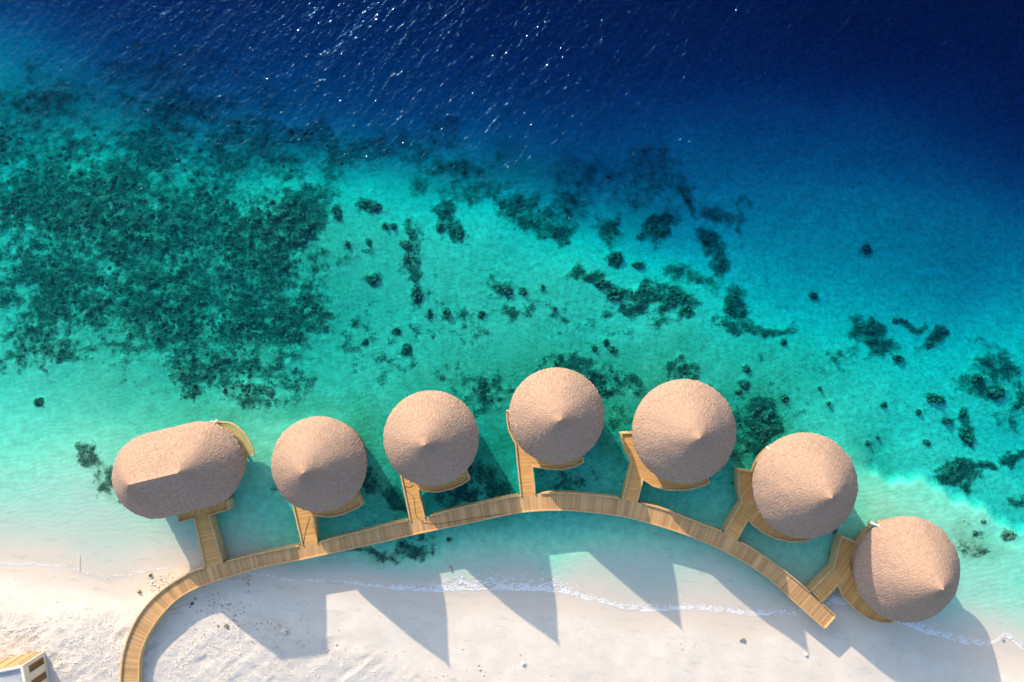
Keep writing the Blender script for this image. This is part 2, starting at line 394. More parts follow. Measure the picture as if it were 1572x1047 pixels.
PTS += [(x, y, 0.0) for x, y in SHORE]
cp = np.array(PTS, dtype=float)
def tps(r): return np.where(r > 0, r * r * np.log(np.maximum(r, 1e-9)), 0)
def scale_d(d): return np.sign(d) * np.sqrt(np.abs(d))        # interpolate in compressed depth
def unscale(s): return np.sign(s) * s * s
cx, cy = cp[:, 0] / 500, cp[:, 1] / 500
R_ = np.hypot(cx[:, None] - cx[None], cy[:, None] - cy[None])
N = len(cp)
A = np.zeros((N + 3, N + 3)); A[:N, :N] = tps(R_) + 1e-4 * np.eye(N)
A[:N, N] = 1; A[:N, N + 1] = cx; A[:N, N + 2] = cy; A[N, :N] = 1; A[N + 1, :N] = cx; A[N + 2, :N] = cy
sol = np.linalg.solve(A, np.r_[scale_d(cp[:, 2]), 0, 0, 0])
def depth_px(px, py):
    x = np.clip(px, -40, 1612) / 500; y = np.clip(py, -30, 1075) / 500
    out = np.zeros(x.shape)
    xf, yf = x.ravel(), y.ravel(); of = out.ravel()
    for i in range(0, len(xf), 20000):
        a, b = xf[i:i + 20000], yf[i:i + 20000]
        r = np.hypot(a[:, None] - cx[None], b[:, None] - cy[None])
        of[i:i + 20000] = tps(r) @ sol[:N] + sol[N] + sol[N + 1] * a + sol[N + 2] * b
    d = unscale(of.reshape(x.shape))
    ysh = np.interp(px, [1300, 1345, 1400, 1440, 1480, 1520, 1572, 1620], [728, 733, 741, 752, 774, 796, 820, 842])
    up = np.clip((ysh + 5 * np.sin(px * .07) + 3 * np.sin(px * .19) - py) / 40 + .5, 0, 1); up = up * up * (3 - 2 * up) * np.clip((px - 1290) / 50, 0, 1)
    d = np.where((px > 1290) & (up > 0), np.maximum(d, 1.25 * up), d)
    d = np.where(d > 2.2, d + .28 * (d - 2.2), d)
    d = np.where(d > 7.5, d + .6 * (d - 7.5), d)
    d = np.where(d > 9, 9 + 10 * (1 - np.exp(-(d - 9) / 12)), d)        # the drop-off flattens out
    return np.clip(d, -2.5, 19)
def blobs(px, py, L, warp=True):
    if warp:
        a = (fbm(px * .022 + 7, py * .022 + 3, 81, 4) - .5) * 62; b = (fbm(px * .022 + 31, py * .022 + 17, 83, 4) - .5) * 62
        px = px + a; py = py + b
    s = np.zeros(px.shape)
    for x, y, rx, ry, a in L:
        s = np.maximum(s, a * np.exp(-(((px - x) / rx) ** 2 + ((py - y) / ry) ** 2) ** 1.5 * 0.7))
    return s
REEF = [(60,330,120,130,0.69),(170,330,140,120,0.72),(300,350,130,110,0.74),(400,370,95,85,0.82),(445,325,60,45,0.80),(480,350,30,30,0.84),(120,440,120,90,0.72),(250,470,130,90,0.72),(400,480,100,80,0.72),
 (60,520,70,50,0.66),(330,560,120,45,0.66),(290,590,35,25,0.76),(420,565,60,50,0.62),(370,590,30,20,0.72),(480,470,40,60,0.66),(30,220,70,60,0.64),(120,230,80,60,0.64),(230,220,90,60,0.66),(330,240,70,50,0.68),(280,165,120,35,0.62),(60,150,90,35,0.64),(450,215,90,25,0.64),(560,232,70,22,0.62),
 (390,215,60,30,0.68),(440,250,40,25,.66),(500,290,25,20,.55),(520,250,60,30,.5),(20,300,30,40,.66),(15,430,40,60,.68),(230,100,120,30,.42),(590,240,60,25,.55),(660,210,50,20,.5),
 (700,260,60,22,.70),(640,235,50,20,.58),(740,300,50,20,.62),(640,295,20,14,.68),(800,335,40,25,.74),(840,350,45,25,.70),(860,310,50,18,.62),(930,350,22,26,.80),(1010,350,24,22,.86),(1050,300,13,30,.78),(1060,325,14,10,.72),
 (1105,322,24,16,.74),(1088,372,20,18,.8),(1110,400,18,30,.84),(1137,320,6,45,.62),(960,300,40,30,.52),(900,270,60,30,.5),(1000,270,60,40,.45),
 (900,418,34,14,.78),(980,452,40,26,.86),(1030,470,40,28,.86),(1060,492,16,18,.78),(1040,420,40,22,.7),(1090,430,20,10,.62),(1132,468,22,26,.84),(1172,497,38,14,.84),(1120,500,30,14,.66),
 (1320,515,22,16,.8),(1350,520,26,20,.82),(1442,515,28,16,.84),(1395,495,22,10,.66),(1370,540,25,14,.66),(1300,545,30,16,.52),(1530,560,40,30,.6),(1560,610,25,40,.68),(1520,520,20,12,.55),(1500,600,60,30,.5),
 (1475,725,42,16,.80),(1515,720,28,12,.74),(1490,745,20,12,.66),(1560,700,25,14,.72),(1480,660,14,22,.70),(1562,760,18,14,.62),(1550,640,30,20,.55),
 (770,440,14,20,.72),(780,470,16,12,.70),(740,600,50,35,.66),(700,580,40,18,.56),(880,560,55,18,.74),(915,600,35,40,.74),(950,650,25,25,.58),(1050,578,36,12,.72),(960,590,30,18,.55),(1080,600,40,14,.55),
 (1165,660,40,42,.80),(1130,640,25,18,.7),(1180,700,18,18,.8),(1120,690,10,10,.5),
 (125,708,16,20,.74),(140,715,22,14,.80),(165,735,22,18,.66),(60,617,5,5,.8),(600,842,80,13,.62),(560,850,40,8,.6),
 (740,740,40,30,.72),(600,770,30,24,.6),(560,740,25,20,.66),(700,760,40,25,.62),(870,740,50,25,.55),(420,740,22,18,.45),(1490,832,28,22,.66),(1500,808,14,8,.6),(640,380,20,40,.6),(630,355,16,10,.72),(690,330,16,22,.70),
 (560,380,12,10,.55),(530,410,14,20,.6),(645,450,12,16,.64),(820,470,60,20,.42),(680,480,90,60,.36),(900,480,100,40,.4),(1210,640,60,50,.34),(1250,560,90,30,.3),(560,520,50,50,.45),(600,560,60,30,.42)]
HEADS = [ # isolated dark heads: x, y, rx, ry in photo px
 (567,316,19,9,'widest dark coral head in the bright turquoise shallows, upper left of them'),(517,326,7,11,'upright dark coral head at the left edge of the bright turquoise shallows'),(704,358,11,12,'round dark coral head ending a dark streak above the shallows'),(625,375,9,6,None),(625,395,4,8,None),(573,428,10,9,'rounded square coral head by the edge of the left reef'),
 (592,347,5,5,None),(566,372,6,8,None),(534,375,4,6,None),(640,452,9,11,None),(660,483,6,8,None),(605,348,4,4,None),(685,480,6,8,None),(740,482,5,5,None),(779,443,9,9,'dark coral head above the middle of the lagoon, beside a ragged reef patch'),(803,448,5,5,None),
 (625,536,6,6,None),(609,507,5,4,None),(560,524,5,4,None),(834,441,4,5,None),(852,474,4,3,None),(931,525,5,5,None),(942,536,6,6,None),(913,534,4,4,None),(944,395,11,10,'dark coral head just below the deep patches at the reef edge'),(980,407,11,5,'flat oval coral head at the reef edge'),
 (924,435,11,6,None),(943,453,12,9,None),(1011,351,15,15,'biggest dark block at the edge of the deep water'),(1248,452,7,5,'lone dark coral head in the blue-green water far right of centre'),(1330,382,8,6,None),(1382,491,5,3,None),(1203,524,4,4,None),
 (1143,590,8,7,'dark coral head above and right of the fourth round roof'),(1134,600,4,3,None),(1144,565,6,5,None),(1205,612,6,5,None),(1434,611,13,8,'oval dark coral head alone in the open lagoon at right'),(1500,581,9,7,None),(1530,602,13,9,'wide dark coral head close to the right edge'),(1454,646,8,5,None),(1410,632,4,4,None),(1357,621,4,4,None),
 (1422,679,5,4,None),(1332,678,4,3,None),(1347,671,3,3,None),(1478,663,7,10,None),(1487,672,9,8,None),(1378,550,8,5,None),(1377,549,7,4,None),(1273,619,4,4,None),(1258,596,3,3,None),(60,616,6,6,'small dark coral head in the pale water at the far left'),(1549,821,9,7,'brown coral head on the pale sand shelf at right'),
 (1510,800,5,5,None),(1497,818,5,4,None),(588,862,3,3,None),(690,828,3,3,None)]
HEADB = [(x, y + 1, rx * 1.25 + 1.5, ry * 1.25 + 1.5, .74) for x, y, rx, ry, _ in HEADS]
GREEN = [(850,580,220,70,.55),(1000,560,130,50,.45),(700,600,120,60,.40),(940,650,60,60,.65),(760,700,40,90,.60),(560,660,40,60,.55),(480,625,90,25,.5),(350,620,110,24,.42),(1150,650,70,70,.75),(1330,690,40,40,.35),(1180,570,120,60,.35),
 (600,740,40,50,.5),(740,480,220,100,.28),(1490,830,35,28,.4),(300,450,330,200,.5),(200,300,260,130,.5),(60,180,200,70,.5),(450,240,200,50,.45),(720,270,160,45,.5),(900,330,120,50,.3)]
def axis(lo, hi, step, far):
    mid = list(np.arange(lo, hi + step, step)); a = []; b = []
    d = step
    while (a[-1] if a else lo) > -far: d *= 1.5; a.append((a[-1] if a else lo) - d)
    d = step
    while (b[-1] if b else mid[-1]) < far + 1500: d *= 1.5; b.append((b[-1] if b else mid[-1]) + d)
    return np.array(a[::-1] + mid + b)
gx = axis(-36, 1608, 2.6, 6000); gy = axis(-36, 1083, 2.6, 6000)
PX, PY = np.meshgrid(gx, gy)
DEP = depth_px(PX, PY)
wx0, wy0 = at(PX, PY, -DEP)
reef = np.maximum(blobs(PX, PY, REEF), blobs(PX, PY, HEADB, False)); green = np.maximum(blobs(PX, PY, GREEN), np.clip(blobs(PX, PY, REEF) - .25, 0, 1) * .85)
jit = fbm(wx0 * .35, wy0 * .35, 5, 5)
reef = np.clip(reef * (0.75 + 0.5 * jit), 0, 1)
# rough churned sand on the berm
RP = [(60,1000,150,60,1.0),(170,960,60,40,.9),(110,1040,120,60,1.0),(300,1010,110,50,1.),(400,1040,130,60,1.0),(520,1040,90,40,.85),(340,980,60,25,.85),(620,1060,80,30,.6),(190,1020,60,60,.9),(20,945,70,18,.6),(250,950,30,60,.5),(470,990,50,20,.6)]
roughm = np.clip(blobs(PX, PY, RP, False) * 1.35 - 0.2, 0, 1) * np.clip((PY - 925) / 40, 0, 1)
e = fbm(wx0 * 0.9, wy0 * 0.9, 11, 5)
ux = wx0 * .79 + wy0 * .61; uy = -wx0 * .61 + wy0 * .79        # ridges run up to the right
ridge = 1 - np.abs(2 * fbm(ux * 0.07, uy * 0.62, 21, 4) - 1)
lump = fbm(wx0 * 1.9, wy0 * 1.9, 31, 3)
Z = -DEP
Z = Z + roughm * ((e - .5) * 0.22 + (ridge - .75) * 0.38 * np.clip((fbm(wx0 * .25, wy0 * .25, 91, 2) - .35) * 4, 0, 1) + (lump - .5) * 0.15)
dryc = np.clip((-DEP - .1) / .5, 0, 1)
Z = Z + dryc * (fbm(wx0 * .5, wy0 * .5, 41, 4) - .5) * 0.10
Z = Z + np.clip(DEP / .5, 0, 1) * (fbm(wx0 * .35, wy0 * .35, 51, 4) - .5) * (0.12 + 0.05 * DEP) 
Z = Z + np.where(DEP > .3, reef ** 2, 0) * np.maximum(0, fbm(wx0 * 1.1, wy0 * 1.1, 61, 4) - .42) * 1.6 * np.clip(DEP / 1.2, 0, 1)
Z = np.where(DEP > 0, np.minimum(Z, -0.5 * DEP), Z)
# patches scoured round the shoreline so the water's edge wanders
Z = Z + np.exp(-(DEP / .1) ** 2) * (fbm(wx0 * .2, wy0 * .2, 71, 3) - .5) * 0.02
GX, GY = at(PX, PY, -DEP)
ny, nx = PX.shape
verts = np.stack([GX, GY, Z], -1).reshape(-1, 3)
idx = np.arange(ny * nx).reshape(ny, nx)
quads = np.stack([idx[:-1, :-1], idx[1:, :-1], idx[1:, 1:], idx[:-1, 1:]], -1).reshape(-1, 4)
me = bpy.data.meshes.new('sand')
me.vertices.add(len(verts)); me.vertices.foreach_set('co', verts.ravel())
me.loops.add(quads.size); me.loops.foreach_set('vertex_index', quads.ravel().astype(np.int32))
me.polygons.add(len(quads)); me.polygons.foreach_set('loop_start', np.arange(0, quads.size, 4, dtype=np.int32))
me.polygons.foreach_set('loop_total', np.full(len(quads), 4, dtype=np.int32))
me.polygons.foreach_set('use_smooth', np.ones(len(quads), dtype=bool))
me.update(calc_edges=True); me.validate()
for nm, arr in (('reef', reef * 1.10), ('green', np.clip(green * 1.45, 0, .95)), ('rough', roughm)):
    a = me.attributes.new(nm, 'FLOAT', 'POINT'); a.data.foreach_set('value', arr.ravel().astype(np.float32))
me.materials.append(M['ground'])
ground = bpy.data.objects.new('sand', me); COL.objects.link(ground)
tag(ground, 'white sand beach running down into a pale seabed with dark reef', 'sand', kind='structure')
gxa, gya = gx, gy
def ground_z(px, py):
    i = int(np.clip(np.searchsorted(gy, py), 1, ny - 1)); j = int(np.clip(np.searchsorted(gx, px), 1, nx - 1))
    return float(Z[i, j])
def ROUGH_AT(px, py):
    i = int(np.clip(np.searchsorted(gy, py), 1, ny - 1)); j = int(np.clip(np.searchsorted(gx, px), 1, nx - 1))
    return float(roughm[i, j])
def ground_at(px, py):
    z = ground_z(px, py); return P(px, py, z)

# ------------------------------------------------------------ water
wb = MB(); S = 1400.0
wb.add([(-S, -S, -60), (S, -S, -60), (S, S, -60), (-S, S, -60), (-S, -S, 0), (S, -S, 0), (S, S, 0), (-S, S, 0)],
       [(3, 2, 1, 0), (4, 5, 6, 7), (0, 1, 5, 4), (1, 2, 6, 5), (2, 3, 7, 6), (3, 0, 4, 7)])
water = wb.build('water', M['water'])
tag(water, 'clear sea, turquoise over the shallows and navy over the deep', 'sea', kind='structure')

# ------------------------------------------------------------ pavilions
DZ = 2.1; ZE = 5.6
def arc_px(cxp, cyp, r, a0, a1, n):
    return [(cxp + r * math.cos(math.radians(a0 + (a1 - a0) * i / n)), cyp + r * math.sin(math.radians(a0 + (a1 - a0) * i / n))) for i in range(n + 1)]

def roof_obj(root, c, R, zr, seg_dir=None, L=0.0, seed=1):
    """thatched roof over a segment (L=0 gives a cone): rings are offset curves of the ridge"""
    rng = np.random.default_rng(seed)
    d = seg_dir or Vector((1, 0)); nrm = Vector((-d.y, d.x))
    nA = 200; nR = 64
    per = 2 * math.pi * R + 2 * L
    base = []
    for k in range(nA):
        s = per * k / nA
        a = math.pi * R
        if s < a: th = -math.pi / 2 + s / R; cen = d * (L / 2)
        elif s < a + L: th = math.pi / 2; cen = d * (L / 2 - (s - a))
        elif s < 2 * a + L: th = math.pi / 2 + (s - a - L) / R; cen = d * (-L / 2)
        else: th = -math.pi / 2; cen = d * (-L / 2 + (s - 2 * a - L))
        base.append((cen, d * math.cos(th) + nrm * math.sin(th), s))
    vs = []; uvl = []
    ts = [0.0] + [0.012 * (i + 1) for i in range(3)] + list(np.linspace(0.05, 1.0, nR - 4))
    sl = math.hypot(R, zr)
    wob = rng.normal(0, 1, (nR, nA))
    for i, t in enumerate(ts):
        for k, (cen, u, s) in enumerate(base):
            z = zr * ((1 - t) * 0.955 + 0.045 * math.exp(-t / 0.05) + 0.055 * math.sin(math.pi * t) - 0.03 * max(0, (t - .9) / .1) ** 2)
            x = cen.x + u.x * R * t; y = cen.y + u.y * R * t
            big = (float(vnoise(np.array(x * .7 + seed * 9), np.array(y * .7), 3)) - .5) * 0.16 * min(1, t * 4)
            z += big + wob[i, k] * 0.020 * min(1, t * 6)
            rr = 1 + (0.007 * rng.normal() if i == nR - 1 else 0)
            vs.append((cen.x + u.x * R * t * rr, cen.y + u.y * R * t * rr, z)); uvl.append((s, sl * t))
    n0 = len(vs)
    for i, (f, dz) in enumerate(((1.0, -0.38), (0.95, -0.44), (0.5, zr * 0.45))):    # cut eave edge and underside
        for k, (cen, u, s) in enumerate(base):
            vs.append((cen.x + u.x * R * f, cen.y + u.y * R * f, dz + 0.02 * rng.normal())); uvl.append((s, sl + i))
    rows = nR + 3
    fs = [(i * nA + k, (i + 1) * nA + k, (i + 1) * nA + (k + 1) % nA, i * nA + (k + 1) % nA) for i in range(rows - 1) for k in range(nA)]
    fs.append(tuple((rows - 1) * nA + k for k in range(nA)))
    off = Vector((c.x, c.y, ZE)) - parent_world(root)
    uv = [uvl[i] for f in fs for i in f]
    return mesh_obj('roof', [Vector(v) + off for v in vs], fs, M['thatch'], root, uv)

def polyoff(path):
    return [P(x, y, DZ) for x, y in path]

def deck_mesh(name, pts, z0, z1, mat, parent, ang):
    """flat deck from an outline; planks run across the given direction"""
    n = len(pts); mb = MB()
    ca, sa = math.cos(ang), math.sin(ang)
    ar = sum(pts[i].x * pts[(i + 1) % n].y - pts[(i + 1) % n].x * pts[i].y for i in range(n))
    if ar < 0: pts = pts[::-1]
    top = [Vector((p.x, p.y, z1)) for p in pts]; bot = [Vector((p.x, p.y, z0)) for p in pts]
    uv = [(p.x * ca + p.y * sa, -p.x * sa + p.y * ca) for p in top + bot]
    fs = [tuple(range(n)), tuple(range(2 * n - 1, n - 1, -1))] + [(i + n, (i + 1) % n + n, (i + 1) % n, i) for i in range(n)]
    mb.add(top + bot, fs, uv)
    return mb.build(name, mat, parent)

def railpath(mbk, mbf, path, zf=0.45, closed=False):
    mbk.sweep(path, -0.09, 0.09, DZ - 0.02, DZ + 0.2, closed)
    mbf.sweep(path, -0.045, 0.055, zf, DZ - 0.021, closed)

def hut(name, label, group, epx, epy, erad, deckpx, arms, rim, plank_ang, armang, seg=None, Lpx=0.0, seed=1, roof_label=None, extra=None):
    """epx, epy, erad: the eave circle in the photo; deckpx: deck outline; arms: footbridge outline; rim: kerbed edges"""
    e = P(epx, epy, ZE); sc = (CAM_Z - ZE) / FPX
    R = erad * sc; L = Lpx * sc
    root = empty(name, (e.x, e.y, 0), label, 'pavilion', group)
    d = Vector(seg).normalized() if seg else None
    zr = 1.075 * R
    roof_obj(root, e, R, zr, d, L, seed)
    # timber drum under the eaves with openings
    rw = R * 0.84; nseg = 48; mb = MB(); dd = d or Vector((1, 0)); nn = Vector((-dd.y, dd.x))
    ring = []
    for k in range(nseg):
        a = 2 * math.pi * k / nseg; u = dd * math.cos(a) + nn * math.sin(a)
        cen = dd * (L / 2 if math.cos(a) >= 0 else -L / 2)
        ring.append(Vector((e.x, e.y)) + cen + u * rw)
    mb.sweep(ring, -0.06, 0.06, DZ, ZE + 0.25, True)
    wall = mb.build('wall', M['wall'], root)
    to_arm = (P(*arms[0], DZ).xy - Vector((e.x, e.y))) if arms else Vector((0, -1))
    a0 = math.atan2(to_arm.y, to_arm.x)
    def onwall(a, rr=rw):
        u = Vector((math.cos(a), math.sin(a))); s = math.copysign(L / 2, u.dot(dd)) if L else 0
        q = Vector((e.x, e.y)) + dd * s + u * rr; return q
    q = onwall(a0, rw + 0.05); m = MB(); m.box((q.x, q.y, DZ + 1.07), 0.09, 1.1, 2.1, a0); door = m.build('door', M['door'], root)
    m = MB(); q2 = onwall(a0, rw + 0.13); m.box((q2.x - 0.4 * math.sin(a0), q2.y + 0.4 * math.cos(a0), DZ + 1.05), 0.07, 0.05, 0.22, a0); m.build('handle', M['metal'], door)
    for k in range(1, 6):
        a = a0 + k * math.pi / 3; q = onwall(a, rw + 0.03)
        m = MB(); m.box((q.x, q.y, DZ + 1.5), 0.12, 1.5, 1.5, a); w = m.build('window', M['door'], root)
        m = MB(); q = onwall(a, rw + 0.08); m.box((q.x, q.y, DZ + 1.5), 0.06, 1.3, 1.3, a); m.build('pane', M['glass'], w)
    for k in range(9):
        a = a0 + k * 2 * math.pi / 9 + .2; q = onwall(a, R * 0.66)
        m = MB(); m.tube([(q.x, q.y, -2.2), (q.x, q.y, DZ - 0.2)], 0.16, 8); m.build('pile', M['pile'], root)
    deck_mesh('deck', polyoff(deckpx), DZ - 0.16, DZ, M['deck'], root, plank_ang)
    if arms:
        deck_mesh('footbridge', polyoff(arms), DZ - 0.16, DZ + 0.006, M['deck'], root, armang)
    for path in rim:
        kb, fb = MB(), MB(); railpath(kb, fb, polyoff(path))
        kb.build('kerb', M['kerb'], root); fb.build('skirt', M['fascia'], root)
    ib = MB(); ib.sweep([Vector((e.x, e.y)) + (p.xy - Vector((e.x, e.y))) * 0.985 for p in polyoff(deckpx)], -0.03, 0.03, 0.25, DZ - 0.165, True)
    ib.build('light_block_skirt', M['pile'], root)  # unseen ring added below the deck edge to block low sun
    return root, e, R

GRP = 'thatched round pavilions over the lagoon'
def deck_centre(epx, epy):
    e = P(epx, epy, ZE)
    v = Vector((e.x, e.y, DZ)) - cam.location
    vx = v.x; vy = v.y * ct + v.z * st; vz = -v.y * st + v.z * ct
    return W / 2 + FPX * vx / -vz, Hh / 2 - FPX * vy / -vz

# hut B (second from left)
def round_deck(epx, epy, r_in, outer):
    """deck outline: the visible outer outline, closed by a hidden arc under the roof"""
    c = deck_centre(epx, epy)
    a0 = math.degrees(math.atan2(outer[-1][1] - c[1], outer[-1][0] - c[0]))
    a1 = math.degrees(math.atan2(outer[0][1] - c[1], outer[0][0] - c[0]))
    while a1 > a0: a1 -= 360
    return outer + arc_px(c[0], c[1], r_in, a0, a1, 20)[0:]

UP = math.pi / 2
bo = [(449.5, 775), (482, 790.6), (505, 793), (524, 790), (543, 782), (556, 775), (547, 757)]
hut('thatched_pavilion', 'round thatched pavilion nearest the long oval-roofed one, short footbridge to its left', GRP, 489, 713, 73.3,
    round_deck(489, 713, 60, bo), [(449.6, 770), (478, 783), (482, 790.6), (487.5, 836), (464.6, 838)],
    [[(449.6, 772), (464.6, 836)], [(487, 832), (482, 790.6), (505, 793), (524, 790), (543, 782), (556, 775), (547, 757)]], math.radians(15), math.radians(98), seed=2)
co_ = [(615.3, 728), (641.6, 750.6), (653.5, 753.7), (672.6, 754.7), (694, 750), (708.4, 743.5), (720.8, 735.6), (714.4, 722)]
hut('thatched_pavilion', 'round thatched pavilion whose straight footbridge carries a loose dark cable', GRP, 661.5, 673, 73.3,
    round_deck(661.5, 673, 60, co_), [(615.3, 724), (641.6, 745), (642, 750.6), (652.5, 797), (630.5, 800)],
    [[(615.3, 728), (630.1, 799)], [(652, 794), (641.6, 750.6), (653.5, 753.7), (672.6, 754.7), (694, 750), (708.4, 743.5), (720.8, 735.6), (714.4, 722)]], math.radians(100), math.radians(98), seed=3)
do_ = [(778, 632), (778.2, 645), (781, 660), (786, 671), (791.5, 681), (818, 716.5), (840, 719.3), (862.6, 720.6), (882, 716), (896, 708.7), (893, 700)]
hut('thatched_pavilion', 'round thatched pavilion farthest out to sea at the crest of the boardwalk curve', GRP, 854.5, 638, 73.5,
    round_deck(854.5, 638, 62, do_), [(791.5, 681), (806, 690), (817.5, 715), (821, 759), (799.5, 763)],
    [[(778, 631), (778.2, 645), (781, 660), (786, 671), (791.5, 681), (799.5, 761)], [(821, 757), (817, 715.5), (840, 719.3), (862.6, 720.6), (882, 716), (896, 708.7), (893, 700)], [(777, 632), (786, 631)]], math.radians(92), math.radians(94), seed=4)
eo = [(972, 664), (953.5, 665.5), (957.4, 681), (963, 697), (970, 711.5), (986, 734.8), (1002.5, 745.8), (1024.5, 752), (1053, 752), (1070.7, 748), (1088.2, 741.4), (1086, 733)]
hut('thatched_pavilion', 'round thatched pavilion with a lit crescent of deck at lower left, right of the crest', GRP, 1051, 662.5, 80,
    round_deck(1051, 662.5, 64, eo), [(970, 711.5), (990, 715), (987, 734.8), (978, 771), (955, 767)],
    [[(976, 664), (953.5, 665.5), (957.4, 681), (963, 697), (970, 711.5), (956, 766)], [(978, 770), (986.6, 735), (1002.5, 745.8), (1024.5, 752), (1053, 752), (1070.7, 748), (1088.2, 741.4), (1086, 733)]], math.radians(80), math.radians(80), seed=5)
fo = [(1162, 725), (1134, 721.5), (1133.5, 738), (1135, 757), (1139, 770.5), (1148, 797), (1156, 806), (1171, 817), (1189, 826), (1211, 830.7), (1230.7, 830.7), (1243.8, 828), (1243, 822)]
hut('thatched_pavilion', 'round thatched pavilion second from the right end, deck in shade on its left side', GRP, 1237, 746, 81,
    round_deck(1237, 746, 62, fo), [(1139, 770.5), (1152, 776), (1148, 797), (1131, 829), (1111, 818)],
    [[(1166, 725.5), (1134, 721.5), (1133.5, 738), (1135, 757), (1139, 770.5), (1112.5, 816)], [(1130.5, 828), (1148, 797), (1156, 806), (1171, 817), (1189, 826), (1211, 830.7), (1230.7, 830.7), (1243.8, 828), (1243, 822)]], math.radians(-38), math.radians(58), seed=6)
go = [(1322, 836), (1292, 823.5), (1286, 843), (1283, 858), (1280, 871), (1287, 897), (1295, 916.6), (1314, 936.5), (1335, 950), (1354, 954.8), (1369.7, 954.8), (1368, 948)]
groot, ge, gR = hut('thatched_pavilion', 'round thatched pavilion at the far right, by the boardwalk end, over the surf', GRP, 1394, 875, 81,
    round_deck(1394, 875, 58, go), [(1280, 871), (1293, 880), (1287, 897), (1261, 925), (1244.5, 907)],
    [[(1326, 838), (1292, 823.5), (1286, 843), (1283, 858), (1280, 871), (1244.5, 907)], [(1260, 924), (1286, 897), (1295, 916.6), (1314, 936.5), (1335, 950), (1354, 954.8), (1369.7, 954.8), (1368, 948)]], math.radians(-35), math.radians(42), seed=7)
# long pavilion A
ax, ay = 272.0, 722.0
ao = [(273, 786), (275, 801), (299, 795), (321, 790.5), (351, 782), (350, 766), (345, 720), (350, 690), (374, 700), (388, 697), (386.5, 690), (380, 674), (368, 660), (353.5, 650.5), (334, 648), (314, 649.5), (290, 668), (220, 690), (215, 760), (250, 775)]
terr = [(374.6, 701.5), (389.5, 698), (387.5, 688), (381, 674.5), (368.5, 659.5), (354, 649.6), (349, 649.3)]
arootlab = 'long oval thatched pavilion with a straight ridge, leftmost of the row'
ain = [(273, 786), (275, 801), (299, 795), (321, 790.5), (351, 782), (350, 766), (346, 720), (350, 705), (352, 690), (340, 668), (331, 647.6), (314, 649.5), (290, 668), (220, 690), (215, 760), (250, 775)]
aroot, ae, aR = hut('thatched_pavilion', arootlab, None, ax, ay, 66, ain,
    [(299, 790), (321, 785), (342, 864), (316, 872)],
    [[(274.5, 792), (275, 801), (299, 795), (315.5, 870)], [(341.5, 863), (321, 790.5), (351, 782), (349.5, 768)], [(314, 649.5), (331, 647.6)]], math.radians(-15), math.radians(103), seg=(0.972, 0.234), Lpx=72, seed=8)
# open slatted terrace beyond the roof
sl = MB(); fr_ = MB()
tout = [P(x, y, DZ) for x, y in [(331, 647.6), (349, 648.6), (354, 649.6), (362, 654), (368.5, 659.5), (375.5, 666.5), (381, 674.5), (385, 681), (387.5, 688), (389.5, 698)]]
tin = [P(x, y, DZ) for x, y in [(331, 662), (338, 666), (344, 670), (350, 674), (356, 679), (361, 684), (366, 689), (370, 694), (372.5, 698), (374.6, 702)]]
def lerp_path(path, t):
    Ls = [0]
    for a, b in zip(path, path[1:]): Ls.append(Ls[-1] + (b - a).length)
    x = t * Ls[-1]
    for i in range(len(path) - 1):
        if x <= Ls[i + 1] + 1e-9:
            k = (x - Ls[i]) / max(1e-9, Ls[i + 1] - Ls[i]); return path[i].lerp(path[i + 1], k)
    return path[-1].copy()
NS = 34
for i in range(NS):
    t = (i + .5) / NS; a = lerp_path(tout, t); b = lerp_path(tin, t)
    d_ = (b - a); sl.box(((a + b) / 2 + Vector((0, 0, -0.05))), d_.length + 0.1, 0.135, 0.06, math.atan2(d_.y, d_.x))
fr_.sweep(tout, -0.08, 0.08, DZ - 0.25, DZ + 0.05); fr_.sweep(tin, -0.06, 0.06, DZ - 0.28, DZ - 0.09)
fr_.sweep([tout[-1], tin[-1]], -0.08, 0.08, DZ - 0.26, DZ + 0.02)
mid = [(a + b) / 2 for a, b in zip(tout, tin)]; fr_.sweep(mid, -0.05, 0.05, DZ - 0.3, DZ - 0.09)
ter = sl.build('terrace', M['slat'], aroot); fr_.build('terrace_frame', M['kerb'], aroot)

# ------------------------------------------------------------ boardwalk
U = [(186.3,1075),(186.5,1047),(188.6,1011),(197,979.6),(211.5,948),(230.5,923),(253.5,903),(280,885.5),(300,876),(316,871),(342,864),(400,849.5),(464.6,837.5),(488,833.5),(503,829),(600,805),(630.2,799),(652,794.5),
     (700,781.5),(770,766.3),(799,760.5),(821,758),(850.7,757),(879.3,757.5),(927,762),(955,766.3),(978,770.5),(1022.4,783),(1053,795),(1078.5,805.8),(1107.8,815.6),(1130.7,828.6),(1167.7,851),(1206,878),(1241,907),(1258.5,923.6),(1281.5,945.2)]
Lw = [(212.5,1075),(212.5,1047),(213.5,1007),(224,977.5),(242.5,948),(263.5,925),(280,912.5),(303,900),(328,891.5),(352,884),(400,869.4),(464.4,857.5),(528.9,843.5),(600,828),(641.6,818),(700,806),(760,793),(803,784.6),(843.5,782),(879.3,782.5),(927,787.3),(960,792),
      (1002,803),(1047.9,817.6),(1098.9,838),(1142,861),(1180.4,886.5),(1218.7,922),(1265.5,963.6)]
Uw = [P(x, y, DZ) for x, y in U]; Lo = [P(x, y, DZ) for x, y in Lw]
def closest_on(path, p):
    best = None
    for i, (a, b) in enumerate(zip(path, path[1:])):
        ab = b - a; t = max(0, min(1, (p - a).dot(ab) / ab.length_squared)); q = a + ab * t
        if best is None or (q - p).length < best[0]: best = ((q - p).length, q)
    return best[1]
